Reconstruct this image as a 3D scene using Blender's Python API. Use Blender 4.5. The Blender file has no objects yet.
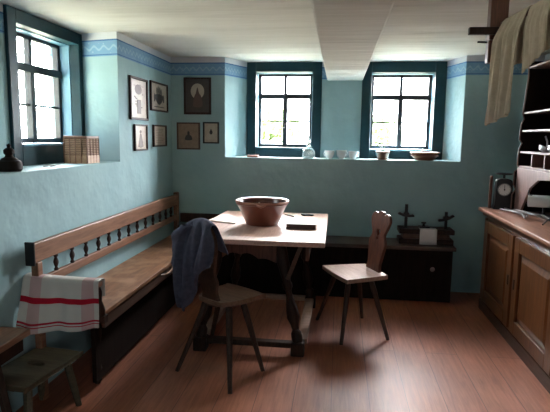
import bpy, bmesh, math, random
from mathutils import Vector, Matrix, noise
random.seed(7)
PI = math.pi
C = bpy.context.scene.collection
S = bpy.context.scene

# ------------------------------------------------------------------ camera
cd = bpy.data.cameras.new('camera'); cam = bpy.data.objects.new('camera', cd); C.objects.link(cam)
r_ = Vector((0.99203678, 0.12519462, 0.01375957)); u_ = Vector((-0.03042734, 0.13221564, 0.99075386)); w_ = Vector((-0.12221783, 0.98328293, -0.13497212))
cam.matrix_world = Matrix(((r_.x, u_.x, -w_.x, 0), (r_.y, u_.y, -w_.y, 0), (r_.z, u_.z, -w_.z, 1.45), (0, 0, 0, 1)))
cd.sensor_width = 36; cd.lens = 504.8 / 550 * 36; cd.clip_start = .05
S.camera = cam
# ------------------------------------------------------------------ light
SKY = 56.0
world = bpy.data.worlds.new('overcast_sky'); S.world = world; world.use_nodes = True
wn = world.node_tree; wn.nodes.clear()
wo = wn.nodes.new('ShaderNodeOutputWorld'); wb = wn.nodes.new('ShaderNodeBackground')
tc = wn.nodes.new('ShaderNodeTexCoord'); sx = wn.nodes.new('ShaderNodeSeparateXYZ'); cr = wn.nodes.new('ShaderNodeValToRGB')
cr.color_ramp.elements[0].position = .0; cr.color_ramp.elements[0].color = (.38, .365, .385, 1)
cr.color_ramp.elements[1].position = .7; cr.color_ramp.elements[1].color = (1.0, .95, 1.0, 1)
wn.links.new(tc.outputs['Generated'], sx.inputs[0]); wn.links.new(sx.outputs['Z'], cr.inputs[0])
dt = wn.nodes.new('ShaderNodeVectorMath'); dt.operation = 'DOT_PRODUCT'; wn.links.new(tc.outputs['Generated'], dt.inputs[0]); dt.inputs[1].default_value = (.7, .714, 0)
mr = wn.nodes.new('ShaderNodeMapRange'); wn.links.new(dt.outputs['Value'], mr.inputs[0])
mr.inputs['From Min'].default_value = -.38; mr.inputs['From Max'].default_value = .5; mr.inputs['To Min'].default_value = .045 * SKY; mr.inputs['To Max'].default_value = SKY
wn.links.new(cr.outputs[0], wb.inputs['Color']); wn.links.new(mr.outputs[0], wb.inputs['Strength'])
wn.links.new(wb.outputs[0], wo.inputs[0])
def portal(loc, rot, sx_, sy_):
    l = bpy.data.lights.new('daylight_portal', 'AREA'); l.shape = 'RECTANGLE'; l.size = sx_; l.size_y = sy_
    l.cycles.is_portal = True
    o = bpy.data.objects.new('daylight_portal', l); C.objects.link(o); o.location = loc; o.rotation_euler = rot
portal((-.57, 5.52, 1.72), (-PI/2, 0, 0), .62, .84)
portal((.61, 5.52, 1.72), (-PI/2, 0, 0), .62, .84)
portal((-2.22, 3.325, 1.75), (0, -PI/2, 0), .84, .80)
portal((-2.22, 0.6, 1.75), (0, -PI/2, 0), .84, .80)  # serves the added left window
portal((1.15, -1.83, 1.62), (PI/2, 0, 0), .55, .70)  # serves the added rear window
S.view_settings.view_transform = 'Standard'; S.view_settings.look = 'None'
S.view_settings.exposure = 2.32; S.view_settings.gamma = 1; S.view_settings.use_curve_mapping = False

# ------------------------------------------------------------------ helpers
def link(name, me, parent=None, mat=None):
    o = bpy.data.objects.new(name, me); C.objects.link(o)
    if mat and not me.materials: me.materials.append(mat)
    if parent: o.parent = parent
    return o
def tag(o, label=None, cat=None, group=None, kind=None):
    if label: o['label'] = label
    if cat: o['category'] = cat
    if group: o['group'] = group
    if kind: o['kind'] = kind
    return o
def thing(name, label, cat, loc=(0, 0, 0), rz=0, group=None):
    o = bpy.data.objects.new(name, None); o.empty_display_size = .05; C.objects.link(o)
    o.location = loc; o.rotation_euler = (0, 0, rz)
    return tag(o, label, cat, group)
def obj(name, bm, mat, parent=None, smooth=35, bevel=0, sub=0, segs=2):
    bmesh.ops.recalc_face_normals(bm, faces=bm.faces[:])
    if smooth:
        for f in bm.faces: f.smooth = True
        for e in bm.edges:
            if len(e.link_faces) == 2 and e.calc_face_angle(0) > math.radians(smooth): e.smooth = False
    me = bpy.data.meshes.new(name); bm.to_mesh(me); bm.free()
    o = link(name, me, parent, mat)
    if bevel:
        m = o.modifiers.new('bevel', 'BEVEL'); m.width = bevel; m.segments = segs; m.limit_method = 'ANGLE'; m.angle_limit = math.radians(40)
    if sub:
        m = o.modifiers.new('sub', 'SUBSURF'); m.levels = sub; m.render_levels = sub
    return o
def B(): return bmesh.new()
def bx(bm, x0, x1, y0, y1, z0, z1, M=None):
    v = [bm.verts.new((x, y, z)) for x in (x0, x1) for y in (y0, y1) for z in (z0, z1)]
    if M is not None:
        for q in v: q.co = M @ q.co
    for f in ((0, 1, 3, 2), (4, 6, 7, 5), (0, 4, 5, 1), (2, 3, 7, 6), (0, 2, 6, 4), (1, 5, 7, 3)): bm.faces.new([v[i] for i in f])
    return bm
def prism(bm, poly, z0, z1, M=None):
    a = [bm.verts.new((x, y, z0)) for x, y in poly]; b = [bm.verts.new((x, y, z1)) for x, y in poly]
    if M is not None:
        for q in a + b: q.co = M @ q.co
    n = len(poly); bm.faces.new(a[::-1]); bm.faces.new(b)
    for i in range(n): bm.faces.new((a[i], a[(i+1) % n], b[(i+1) % n], b[i]))
    return bm
def frame_of(p, q):
    z = (Vector(q) - Vector(p)).normalized(); x = z.cross(Vector((0, 0, 1)))
    if x.length < 1e-4: x = Vector((1, 0, 0))
    x.normalize(); y = z.cross(x)
    return Matrix(((x.x, y.x, z.x, p[0]), (x.y, y.y, z.y, p[1]), (x.z, y.z, z.z, p[2]), (0, 0, 0, 1)))
def lathe(bm, prof, n=24, M=None, caps=True):
    """prof: (radius, height) list"""
    rings = []
    for r, z in prof:
        ring = []
        for i in range(n):
            a = 2 * PI * i / n; v = Vector((r * math.cos(a), r * math.sin(a), z))
            ring.append(bm.verts.new(M @ v if M is not None else v))
        rings.append(ring)
    for a, b in zip(rings, rings[1:]):
        for i in range(n): bm.faces.new((a[i], a[(i+1) % n], b[(i+1) % n], b[i]))
    if caps:
        bm.faces.new(rings[0][::-1]); bm.faces.new(rings[-1])
    return bm
def turned(bm, p, q, prof, n=14):
    """lathe along p->q, prof (t 0..1, radius)"""
    L = (Vector(q) - Vector(p)).length
    return lathe(bm, [(r, t * L) for t, r in prof], n, frame_of(p, q))
def tube(bm, pts, r, n=10):
    pts = [Vector(p) for p in pts]; rings = []
    rr = r if isinstance(r, (list, tuple)) else [r] * len(pts)
    for i, p in enumerate(pts):
        d = (pts[min(i+1, len(pts)-1)] - pts[max(i-1, 0)]).normalized()
        x = d.cross(Vector((0.13, .31, .94))).normalized(); y = d.cross(x)
        rings.append([bm.verts.new(p + (x * math.cos(2*PI*k/n) + y * math.sin(2*PI*k/n)) * rr[i]) for k in range(n)])
    for a, b in zip(rings, rings[1:]):
        for k in range(n): bm.faces.new((a[k], a[(k+1) % n], b[(k+1) % n], b[k]))
    bm.faces.new(rings[0][::-1]); bm.faces.new(rings[-1])
    return bm
def board(name, outer, holes, th, M, mat, parent=None, bevel=.003):
    """flat board with an outline (x,y) and holes, thickness th in z, placed by M"""
    cu = bpy.data.curves.new('o', 'CURVE'); cu.dimensions = '2D'; cu.fill_mode = 'BOTH'; cu.extrude = th / 2 - bevel; cu.bevel_depth = bevel; cu.bevel_resolution = 1
    cu.offset = -bevel
    for loop in [outer] + list(holes):
        s = cu.splines.new('POLY'); s.points.add(len(loop) - 1); s.use_cyclic_u = True
        for i, (x, y) in enumerate(loop): s.points[i].co = (x, y, 0, 1)
    t = bpy.data.objects.new('tmp_board', cu); C.objects.link(t)
    dg = bpy.context.evaluated_depsgraph_get(); dg.update()
    me = bpy.data.meshes.new_from_object(t.evaluated_get(dg)); bpy.data.objects.remove(t); bpy.data.curves.remove(cu)
    me.name = name; me.transform(M)
    for p in me.polygons: p.use_smooth = False
    return link(name, me, parent, mat)
def smooth_loop(pts, k=6):
    """Catmull-Rom closed loop"""
    out = []; n = len(pts)
    for i in range(n):
        p0, p1, p2, p3 = (Vector(pts[(i + j) % n]) for j in (-1, 0, 1, 2))
        for s in range(k):
            t = s / k
            v = .5 * ((2*p1) + (-p0+p2)*t + (2*p0-5*p1+4*p2-p3)*t*t + (-p0+3*p1-3*p2+p3)*t**3)
            out.append((v.x, v.y))
    return out
def circ(cx, cy, r, n=16, ry=None): return [(cx + r*math.cos(2*PI*i/n), cy + (ry or r)*math.sin(2*PI*i/n)) for i in range(n)]

# ------------------------------------------------------------------ materials
def new_mat(name):
    m = bpy.data.materials.new(name); m.use_nodes = True; nt = m.node_tree
    return m, nt, nt.nodes['Principled BSDF']
def N(nt, t, **kw):
    n = nt.nodes.new(t)
    for k, v in kw.items():
        if k in n.inputs: n.inputs[k].default_value = v
        else: setattr(n, k, v)
    return n
def ramp(nt, fac, stops):
    r = nt.nodes.new('ShaderNodeValToRGB'); e = r.color_ramp.elements
    while len(e) < len(stops): e.new(.5)
    for q, (p, c) in zip(e, stops): q.position = p; q.color = (*c, 1)
    nt.links.new(fac, r.inputs[0]); return r.outputs[0]
def add_bump(nt, b, h, strength, dist=.01):
    n = N(nt, 'ShaderNodeBump', Strength=strength, Distance=dist); nt.links.new(h, n.inputs['Height']); nt.links.new(n.outputs[0], b.inputs['Normal'])
def plain(name, col, rough=.6, metal=0, var=.12, scale=14, bump=.1, spec=.5, coat=0):
    m, nt, b = new_mat(name)
    t = N(nt, 'ShaderNodeTexCoord'); n = N(nt, 'ShaderNodeTexNoise', Scale=scale, Detail=5.0); nt.links.new(t.outputs['Object'], n.inputs['Vector'])
    c = ramp(nt, n.outputs[0], [(.25, [x*(1-var) for x in col]), (.75, [min(1, x*(1+var)) for x in col])])
    nt.links.new(c, b.inputs['Base Color']); b.inputs['Roughness'].default_value = rough; b.inputs['Metallic'].default_value = metal
    b.inputs['Specular IOR Level'].default_value = spec; b.inputs['Coat Weight'].default_value = coat
    if bump: add_bump(nt, b, n.outputs[0], bump)
    return m
def wood(name, dark, light, rough=.5, axis='X', scale=6, stretch=14, coat=0, bump=.15, spec=.5, wear=None):
    m, nt, b = new_mat(name)
    t = N(nt, 'ShaderNodeTexCoord'); mp = N(nt, 'ShaderNodeMapping')
    s = [stretch]*3; s['XYZ'.index(axis)] = 1.0
    mp.inputs['Scale'].default_value = s; nt.links.new(t.outputs['Object'], mp.inputs[0])
    n = N(nt, 'ShaderNodeTexNoise', Scale=scale, Detail=8.0, Roughness=.65, Distortion=.8); nt.links.new(mp.outputs[0], n.inputs['Vector'])
    mid = [(a+c)/2 for a, c in zip(dark, light)]
    c = ramp(nt, n.outputs[0], [(.32, dark), (.5, mid), (.68, light)])
    if wear:
        n2 = N(nt, 'ShaderNodeTexNoise', Scale=5.0, Detail=6.0); nt.links.new(t.outputs['Object'], n2.inputs['Vector'])
        f = N(nt, 'ShaderNodeMapRange'); f.inputs['From Min'].default_value = .5; f.inputs['From Max'].default_value = .66; nt.links.new(n2.outputs[0], f.inputs[0])
        mx = N(nt, 'ShaderNodeMix', data_type='RGBA'); nt.links.new(f.outputs[0], mx.inputs['Factor']); nt.links.new(c, mx.inputs['A']); mx.inputs['B'].default_value = (*wear, 1); c = mx.outputs['Result']
    nt.links.new(c, b.inputs['Base Color']); b.inputs['Roughness'].default_value = rough; b.inputs['Coat Weight'].default_value = coat; b.inputs['Coat Roughness'].default_value = .2
    b.inputs['Specular IOR Level'].default_value = spec
    add_bump(nt, b, n.outputs[0], bump, .004)
    return m
def M_wall():
    m, nt, b = new_mat('limewash_wall'); L = nt.links
    g = N(nt, 'ShaderNodeNewGeometry'); sp = N(nt, 'ShaderNodeSeparateXYZ'); L.new(g.outputs['Position'], sp.inputs[0])
    n = N(nt, 'ShaderNodeTexNoise', Scale=2.2, Detail=7.0, Roughness=.6); L.new(g.outputs['Position'], n.inputs['Vector'])
    base = ramp(nt, n.outputs[0], [(.3, (.245, .375, .40)), (.7, (.31, .445, .46))])
    def math_(op, a, bb=None):
        q = N(nt, 'ShaderNodeMath', operation=op)
        for i, v in enumerate((a, bb)):
            if v is None: continue
            if hasattr(v, 'is_output'): L.new(v, q.inputs[i])
            else: q.inputs[i].default_value = v
        return q.outputs[0]
    u = math_('ADD', sp.outputs['X'], sp.outputs['Y']); z = sp.outputs['Z']
    # scroll pattern: wavy vine plus small flowers
    vine = math_('ABSOLUTE', math_('SUBTRACT', math_('MULTIPLY', math_('SINE', math_('MULTIPLY', u, 95.0)), .014), math_('SUBTRACT', z, 2.094)))
    vine = math_('LESS_THAN', vine, .008)
    cb = N(nt, 'ShaderNodeCombineXYZ'); L.new(u, cb.inputs[0]); L.new(z, cb.inputs[1])
    vo = N(nt, 'ShaderNodeTexVoronoi', Scale=38.0); L.new(cb.outputs[0], vo.inputs['Vector'])
    fl = math_('LESS_THAN', vo.outputs['Distance'], .22)
    pat = math_('MAXIMUM', vine, fl)
    inner = math_('MULTIPLY', math_('GREATER_THAN', z, 2.052), math_('LESS_THAN', z, 2.136))
    pat = math_('MULTIPLY', pat, inner)
    lines = math_('MAXIMUM', math_('MULTIPLY', math_('GREATER_THAN', z, 2.144), math_('LESS_THAN', z, 2.154)), math_('MULTIPLY', math_('GREATER_THAN', z, 2.040), math_('LESS_THAN', z, 2.048)))
    def mix(f, a, c2):
        x = N(nt, 'ShaderNodeMix', data_type='RGBA'); L.new(f, x.inputs['Factor'])
        for k, v in (('A', a), ('B', c2)):
            if hasattr(v, 'is_output'): L.new(v, x.inputs[k])
            else: x.inputs[k].default_value = (*v, 1)
        return x.outputs['Result']
    band = mix(pat, (.15, .28, .43), (.24, .37, .49)); band = mix(lines, band, (.05, .13, .28))
    c = mix(math_('GREATER_THAN', z, 2.033), base, band)
    c = mix(math_('GREATER_THAN', z, 2.154), c, (.56, .58, .62))
    L.new(c, b.inputs['Base Color']); b.inputs['Roughness'].default_value = .85; b.inputs['Specular IOR Level'].default_value = .25
    n3 = N(nt, 'ShaderNodeTexNoise', Scale=5.0, Detail=3.0); L.new(g.outputs['Position'], n3.inputs['Vector'])
    add_bump(nt, b, n3.outputs[0], .5, .03)
    return m
def M_ceiling():
    m, nt, b = new_mat('white_plaster'); L = nt.links
    g = N(nt, 'ShaderNodeNewGeometry'); mp = N(nt, 'ShaderNodeMapping'); mp.inputs['Scale'].default_value = (.35, 2.2, 1); L.new(g.outputs['Position'], mp.inputs[0])
    n = N(nt, 'ShaderNodeTexNoise', Scale=2.0, Detail=4.0); L.new(mp.outputs[0], n.inputs['Vector'])
    c = ramp(nt, n.outputs[0], [(.3, (.56, .54, .50)), (.7, (.63, .61, .57))])
    L.new(c, b.inputs['Base Color']); b.inputs['Roughness'].default_value = .9; b.inputs['Specular IOR Level'].default_value = .2
    add_bump(nt, b, n.outputs[0], .6, .05)
    return m
def M_floor():
    m, nt, b = new_mat('plank_floor'); L = nt.links
    g = N(nt, 'ShaderNodeNewGeometry'); mp = N(nt, 'ShaderNodeMapping'); mp.inputs['Rotation'].default_value = (0, 0, PI/2); L.new(g.outputs['Position'], mp.inputs[0])
    br = N(nt, 'ShaderNodeTexBrick', offset=.37, squash=1.0); L.new(mp.outputs[0], br.inputs['Vector'])
    for k, v in (('Scale', 1.0), ('Mortar Size', .0022), ('Brick Width', 3.4), ('Row Height', .21), ('Mortar Smooth', .3), ('Bias', 0.0)): br.inputs[k].default_value = v
    br.inputs['Color1'].default_value = (.34, .112, .058, 1); br.inputs['Color2'].default_value = (.40, .148, .082, 1); br.inputs['Mortar'].default_value = (.13, .05, .03, 1)
    mp2 = N(nt, 'ShaderNodeMapping'); mp2.inputs['Scale'].default_value = (14, 1, 1); L.new(g.outputs['Position'], mp2.inputs[0])
    n = N(nt, 'ShaderNodeTexNoise', Scale=3.5, Detail=8.0, Roughness=.65, Distortion=.6); L.new(mp2.outputs[0], n.inputs['Vector'])
    gr = ramp(nt, n.outputs[0], [(.3, (.62, .60, .58)), (.7, (1.12, 1.12, 1.12))])
    n2 = N(nt, 'ShaderNodeTexNoise', Scale=1.6, Detail=6.0); L.new(g.outputs['Position'], n2.inputs['Vector'])
    wr = ramp(nt, n2.outputs[0], [(.35, (.78, .78, .78)), (.65, (1.1, 1.13, 1.15))])
    x = N(nt, 'ShaderNodeMix', data_type='RGBA', blend_type='MULTIPLY'); x.inputs['Factor'].default_value = 1; L.new(br.outputs['Color'], x.inputs['A']); L.new(gr, x.inputs['B'])
    y = N(nt, 'ShaderNodeMix', data_type='RGBA', blend_type='MULTIPLY'); y.inputs['Factor'].default_value = 1; L.new(x.outputs['Result'], y.inputs['A']); L.new(wr, y.inputs['B'])
    L.new(y.outputs['Result'], b.inputs['Base Color'])
    rr = ramp(nt, n2.outputs[0], [(.3, (.38,)*3), (.7, (.55,)*3)]); L.new(rr, b.inputs['Roughness'])
    b.inputs['Specular IOR Level'].default_value = .4
    add_bump(nt, b, n.outputs[0], .12, .004)
    return m
wallM, ceilM, floorM = M_wall(), M_ceiling(), M_floor()
teal = plain('dark_teal_paint', (.004, .034, .046), .5, spec=.25, var=.2, scale=9, bump=.05)
sashM = plain('dark_sash_paint', (.020, .026, .032), .4, bump=.05)
jambM = plain('blue_jamb_paint', (.12, .27, .37), .5, bump=.05)
table_top = wood('scrubbed_table_wood', (.42, .25, .19), (.60, .40, .32), .42, 'Y', 5, 10, coat=.15)
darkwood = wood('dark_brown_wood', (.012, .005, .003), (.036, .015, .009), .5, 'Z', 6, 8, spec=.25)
midwood = wood('brown_chair_wood', (.024, .012, .008), (.062, .031, .019), .5, 'Z', 6, 8, spec=.3)
seatM = wood('worn_chair_seat', (.24, .14, .10), (.42, .27, .20), .4, 'X', 5, 10)
seat_dark = wood('dark_worn_seat', (.10, .056, .034), (.23, .135, .09), .4, 'X', 5, 10)
redwood = wood('reddish_wood', (.055, .018, .010), (.15, .052, .028), .42, 'Z', 5, 9)
benchM = wood('bench_wood', (.13, .058, .028), (.27, .13, .065), .42, 'Y', 3.5, 12, wear=(.36, .21, .125), spec=.3)
railM = wood('bench_rail_wood', (.14, .062, .035), (.25, .125, .072), .45, 'Y', 3.5, 12, spec=.3)
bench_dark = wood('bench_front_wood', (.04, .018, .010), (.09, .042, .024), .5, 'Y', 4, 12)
cabM = wood('cabinet_pine', (.060, .022, .008), (.16, .064, .022), .3, 'Z', 4, 10, coat=.3)
cabtopM = wood('cabinet_top_wood', (.20, .085, .05), (.38, .19, .12), .35, 'Y', 4, 12, coat=.2)
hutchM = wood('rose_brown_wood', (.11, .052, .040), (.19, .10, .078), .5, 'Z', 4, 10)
dark_shadeM = wood('dark_and_shaded_wood', (.007, .0032, .002), (.016, .008, .005), .65, 'Z', 4, 8, spec=.15)  # very dark brown; on the rack it puts the inside shade into colour
stoolM = wood('greenish_worn_wood', (.05, .04, .022), (.12, .095, .058), .55, 'X', 5, 8)
blackM = plain('black_iron', (.012, .011, .012), .4, .3)
ironM = plain('grey_iron', (.20, .19, .19), .35, .8)
steelM = plain('pewter', (.70, .70, .72), .3, .25, var=.05)
bowlM = plain('red_glaze', (.125, .026, .011), .3, var=.25, scale=10, coat=.4, bump=.05)
rimM = plain('pale_glaze_rim', (.27, .12, .075), .3, bump=.05)
bowl_in = plain('dark_red_glaze', (.07, .018, .010), .25, coat=.5, bump=.05)
clayM = plain('brown_clay', (.16, .06, .03), .4, coat=.2)
whiteM = plain('white_glaze', (.80, .82, .82), .25, var=.06, coat=.4)
paperM = plain('white_paper', (.66, .64, .62), .8, var=.05, bump=.03)
coverM = plain('dark_red_cover', (.05, .016, .012), .5)
linenM = plain('cream_linen', (.44, .37, .28), .9, var=.12, scale=30, bump=.3, spec=.1)
coatM = plain('slate_blue_cloth', (.078, .082, .118), .95, var=.2, scale=40, bump=.3, spec=.1)
leafM = plain('leaf_green', (.27, .36, .15), .6, var=.35, scale=3)
barkM = plain('tree_bark', (.10, .075, .05), .9, var=.3)
grassM = plain('meadow_grass', (.16, .16, .11), .9, var=.2, scale=2)
wickerM = None
def M_wicker():
    m, nt, b = new_mat('wicker_weave'); L = nt.links
    t = N(nt, 'ShaderNodeTexCoord'); w = N(nt, 'ShaderNodeTexWave', bands_direction='Z', Scale=26.0, Distortion=1.5, Detail=2.0); L.new(t.outputs['Object'], w.inputs['Vector'])
    w.inputs['Detail Scale'].default_value = 4
    c = ramp(nt, w.outputs[0], [(.2, (.16, .075, .035)), (.8, (.42, .24, .13))]); L.new(c, b.inputs['Base Color']); b.inputs['Roughness'].default_value = .6
    add_bump(nt, b, w.outputs[0], .6, .006); return m
wickerM = M_wicker()
def M_glass(name='window_glass', tint=(.97, 1, .99)):
    m, nt, b = new_mat(name); L = nt.links; nt.nodes.remove(b); out = nt.nodes['Material Output']
    tr = N(nt, 'ShaderNodeBsdfTransparent'); tr.inputs[0].default_value = (*tint, 1); gl = N(nt, 'ShaderNodeBsdfGlossy', Roughness=.02); lw = N(nt, 'ShaderNodeLayerWeight', Blend=.5)
    pw = N(nt, 'ShaderNodeMath', operation='POWER'); L.new(lw.outputs['Facing'], pw.inputs[0]); pw.inputs[1].default_value = 5.0
    fr = N(nt, 'ShaderNodeMath', operation='MULTIPLY_ADD'); L.new(pw.outputs[0], fr.inputs[0]); fr.inputs[1].default_value = .5; fr.inputs[2].default_value = .03
    mx = N(nt, 'ShaderNodeMixShader'); L.new(fr.outputs[0], mx.inputs[0]); L.new(tr.outputs[0], mx.inputs[1]); L.new(gl.outputs[0], mx.inputs[2]); L.new(mx.outputs[0], out.inputs[0])
    return m
glassM = M_glass()
def M_bottle():
    m, nt, b = new_mat('clear_bottle_glass'); b.inputs['Base Color'].default_value = (.86, .93, .93, 1); b.inputs['Roughness'].default_value = .06; b.inputs['Transmission Weight'].default_value = .75; b.inputs['IOR'].default_value = 1.3
    return m
bottleM = M_bottle()
def M_towel():
    m, nt, b = new_mat('red_striped_linen'); L = nt.links
    uv = N(nt, 'ShaderNodeUVMap'); sp = N(nt, 'ShaderNodeSeparateXYZ'); L.new(uv.outputs[0], sp.inputs[0])
    def stripe(src, c, hw):
        a = N(nt, 'ShaderNodeMath', operation='SUBTRACT'); L.new(src, a.inputs[0]); a.inputs[1].default_value = c
        q = N(nt, 'ShaderNodeMath', operation='ABSOLUTE'); L.new(a.outputs[0], q.inputs[0])
        w = N(nt, 'ShaderNodeMath', operation='LESS_THAN'); L.new(q.outputs[0], w.inputs[0]); w.inputs[1].default_value = hw; return w.outputs[0]
    def mix(f, a, c2, k=1.0):
        mm = N(nt, 'ShaderNodeMath', operation='MULTIPLY'); L.new(f, mm.inputs[0]); mm.inputs[1].default_value = k
        x = N(nt, 'ShaderNodeMix', data_type='RGBA'); L.new(mm.outputs[0], x.inputs['Factor'])
        if hasattr(a, 'is_output'): L.new(a, x.inputs['A'])
        else: x.inputs['A'].default_value = (*a, 1)
        x.inputs['B'].default_value = (*c2, 1); return x.outputs['Result']
    c = mix(stripe(sp.outputs['X'], .18, .075), (.58, .55, .52), (.45, .12, .15), .45)
    c = mix(stripe(sp.outputs['X'], .86, .075), c, (.45, .12, .15), .45)
    c = mix(stripe(sp.outputs['Y'], .70, .028), c, (.42, .012, .03))
    c = mix(stripe(sp.outputs['Y'], .915, .010), c, (.42, .03, .05))
    c = mix(stripe(sp.outputs['Y'], .945, .005), c, (.42, .03, .05))
    L.new(c, b.inputs['Base Color']); b.inputs['Roughness'].default_value = .95; b.inputs['Specular IOR Level'].default_value = .1
    n = N(nt, 'ShaderNodeTexNoise', Scale=60.0); add_bump(nt, b, n.outputs[0], .2, .003); return m
towelM = M_towel()

# ------------------------------------------------------------------ setting
XL, YB, ZC, ZS = -1.647, 4.881, 2.206, 1.25
XR, YF, YN = 1.79, -1.6, 5.23          # right wall, rear wall, window plane
tag(obj('floor', bx(B(), -2.20, 2.1, YF-.2, 5.5, -.15, 0), floorM, smooth=0), kind='structure')
tag(obj('ceiling', bx(B(), -2.20, 2.1, YF-.2, 5.5, ZC, ZC+.2), ceilM, smooth=0), kind='structure')
tag(obj('ceiling_beam', bx(B(), -.140, .218, YF, YN, 2.022, ZC), ceilM, smooth=0, bevel=.012), kind='structure')
# back wall with its long window niche
b = B()
bx(b, -2.20, 2.1, YB, 5.5, 0, ZS)
prism(b, [(-2.20, 5.5), (-2.20, YB), (-1.109, YB), (-.955, YN), (-.955, 5.5)], ZS, ZC)
prism(b, [(2.1, YB), (2.1, 5.5), (1.02, 5.5), (1.02, YN), (1.122, YB)], ZS, ZC)
bx(b, -.19, .21, YN, 5.5, ZS, ZC)
for a, c in ((-.955, -.19), (.21, 1.02)):
    bx(b, a, c, YN+.06, 5.5, 2.115, ZC); bx(b, a, c, YN+.06, 5.5, ZS, 1.33)
    bx(b, a, a+.09, YN+.16, 5.5, 1.33, 2.115); bx(b, c-.09, c, YN+.16, 5.5, 1.33, 2.115)
tag(obj('wall_back', b, wallM, smooth=0), kind='structure')
# left wall, window niche by the corner
b = B(); bx(b, -2.20, XL, YF-.2, YB, 0, ZS)
def pier(y0, y1, s0, s1):   # s0/s1 splay at low/high y
    prism(b, [(XL, y0), (XL, y1), (-1.98, y1+s1), (-2.20, y1+s1), (-2.20, y0-s0), (-1.98, y0-s0)], ZS, ZC)
pier(3.67, YB, -.08, 0); pier(1.32, 2.15, .09, -.09); pier(YF-.2, -.1, 0, .09)
bx(b, -2.20, -1.98, 2.06, 2.865, ZS, ZC); bx(b, -2.20, -1.98, -.01, .17, ZS, ZC); bx(b, -2.20, -1.98, 1.03, 1.23, ZS, ZC)
for a, c in ((2.865, 3.75), (.17, 1.03)):
    bx(b, -2.20, -2.04, a, c, 2.125, ZC); bx(b, -2.20, -2.04, a, c, ZS, 1.375)
    bx(b, -2.20, -2.14, a, a+.08, 1.375, 2.125); bx(b, -2.20, -2.14, c-.05, c, 1.375, 2.125)
tag(obj('wall_left', b, wallM, smooth=0), kind='structure')
tag(obj('wall_right', bx(B(), XR, 2.1, YF-.2, YB, 0, ZC), wallM, smooth=0), kind='structure')
b = B(); bx(b, XL, XR, YF-.2, YF, 0, 1.12); bx(b, XL, .85, YF-.2, YF, 1.12, ZC); bx(b, 1.45, XR, YF-.2, YF, 1.12, ZC); bx(b, .85, 1.45, YF-.2, YF, 2.0, ZC)
tag(obj('wall_rear', b, wallM, smooth=0), kind='structure')

def window(name, origin, ax, W, z0, z1, cl, cr_, cb, ct, depth=.13, label=None):
    """origin: left lower corner of the casing in the window plane; ax: direction to the right, outward = ax rotated."""
    ax = Vector(ax); out = Vector((0, 0, 1)).cross(ax)
    M = Matrix(((ax.x, out.x, 0, origin[0]), (ax.y, out.y, 0, origin[1]), (0, 0, 1, origin[2]), (0, 0, 0, 1)))
    t = bpy.data.objects.new(name, None); C.objects.link(t); t.location = origin; tag(t, label, kind='structure')
    M = Matrix.Translation(-Vector(origin)) @ M
    H = z1 - z0; b = B(); f0 = -.022
    bx(b, 0, cl, f0, .055, 0, H, M); bx(b, W-cr_, W, f0, .055, 0, H, M); bx(b, cl, W-cr_, f0, .055, H-ct, H, M); bx(b, cl, W-cr_, f0, .055, 0, cb, M)
    obj('window_casing', b, teal, t, smooth=0, bevel=.004)
    b = B(); j0, j1 = .056, depth+.06
    bx(b, cl-.006, cl+.006, j0, j1, cb, H-ct, M); bx(b, W-cr_-.006, W-cr_+.006, j0, j1, cb, H-ct, M); bx(b, cl, W-cr_, j0, j1, H-ct-.006, H-ct+.006, M)
    obj('window_jamb', b, jambM, t, smooth=0)
    b = B(); bx(b, cl, W-cr_, -.03, depth, cb-.004, cb+.012, M); obj('window_board', b, teal if W < .8 else jambM, t, smooth=0, bevel=.004)
    x0, x1, a, c = cl+.006, W-cr_-.006, cb+.012, H-ct-.006
    b = B(); d0, d1 = depth, depth+.045
    ft = .030
    bx(b, x0, x0+ft, d0, d1, a, c, M); bx(b, x1-ft, x1, d0, d1, a, c, M); bx(b, x0, x1, d0, d1, a, a+.034, M); bx(b, x0, x1, d0, d1, c-.024, c, M)
    zt = a + (c-a)*.70; bx(b, x0, x1, d0-.012, d1, zt-.026, zt+.026, M)
    xm = (x0+x1)/2; bx(b, xm-.024, xm+.024, d0-.008, d1, a, zt, M); bx(b, xm-.016, xm+.016, d0, d1, zt, c, M)
    obj('sash_frame', b, sashM, t, smooth=0, bevel=.003)
    zb = a + (c-a)*.36; b = B()
    for p, q in ((x0+ft, xm-.02), (xm+.02, x1-ft)): bx(b, p, q, d0+.01, d1-.01, zb-.008, zb+.008, M)
    obj('glazing_bar', b, sashM, t, smooth=0)
    b = B(); tube(b, [M @ Vector((xm, d0-.01, zb-.03)), M @ Vector((xm, d0-.035, zb-.03)), M @ Vector((xm+.0, d0-.04, zb-.07))], .006); obj('window_latch', b, ironM, t)
    b = B()
    for p, q, r0, r1 in ((x0+ft, xm-.02, a+.034, zb-.006), (xm+.02, x1-ft, a+.034, zb-.006), (x0+ft, xm-.02, zb+.006, zt-.02), (xm+.02, x1-ft, zb+.006, zt-.02), (x0+ft, xm-.012, zt+.02, c-.024), (xm+.012, x1-ft, zt+.02, c-.024)):
        pb = B(); bx(pb, p-.003, q+.003, d0+.02, d0+.024, r0-.003, r1+.003, M); obj('pane', pb, glassM, t, smooth=0)
    return t
window('window_1', (-1.98, 2.865, ZS), (0, 1, 0), .885, ZS, ZC-.006, .085, .055, .125, .085)
window('window_2', (-.955, YN, ZS), (1, 0, 0), .765, ZS, ZC-.004, .095, .095, .085, .095)
window('window_3', (.21, YN, ZS), (1, 0, 0), .81, ZS, ZC-.004, .095, .105, .085, .105)
window('fill_window_left', (-1.98, .17, ZS), (0, 1, 0), .86, ZS, ZC-.006, .085, .055, .125, .085)  # unseen window, added to let in fill light from the left
window('fill_window_rear', (1.45, YF, 1.12), (-1, 0, 0), .6, 1.12, 2.0, .06, .06, .06, .06)  # unseen window, added in the rear wall for fill light

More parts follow.
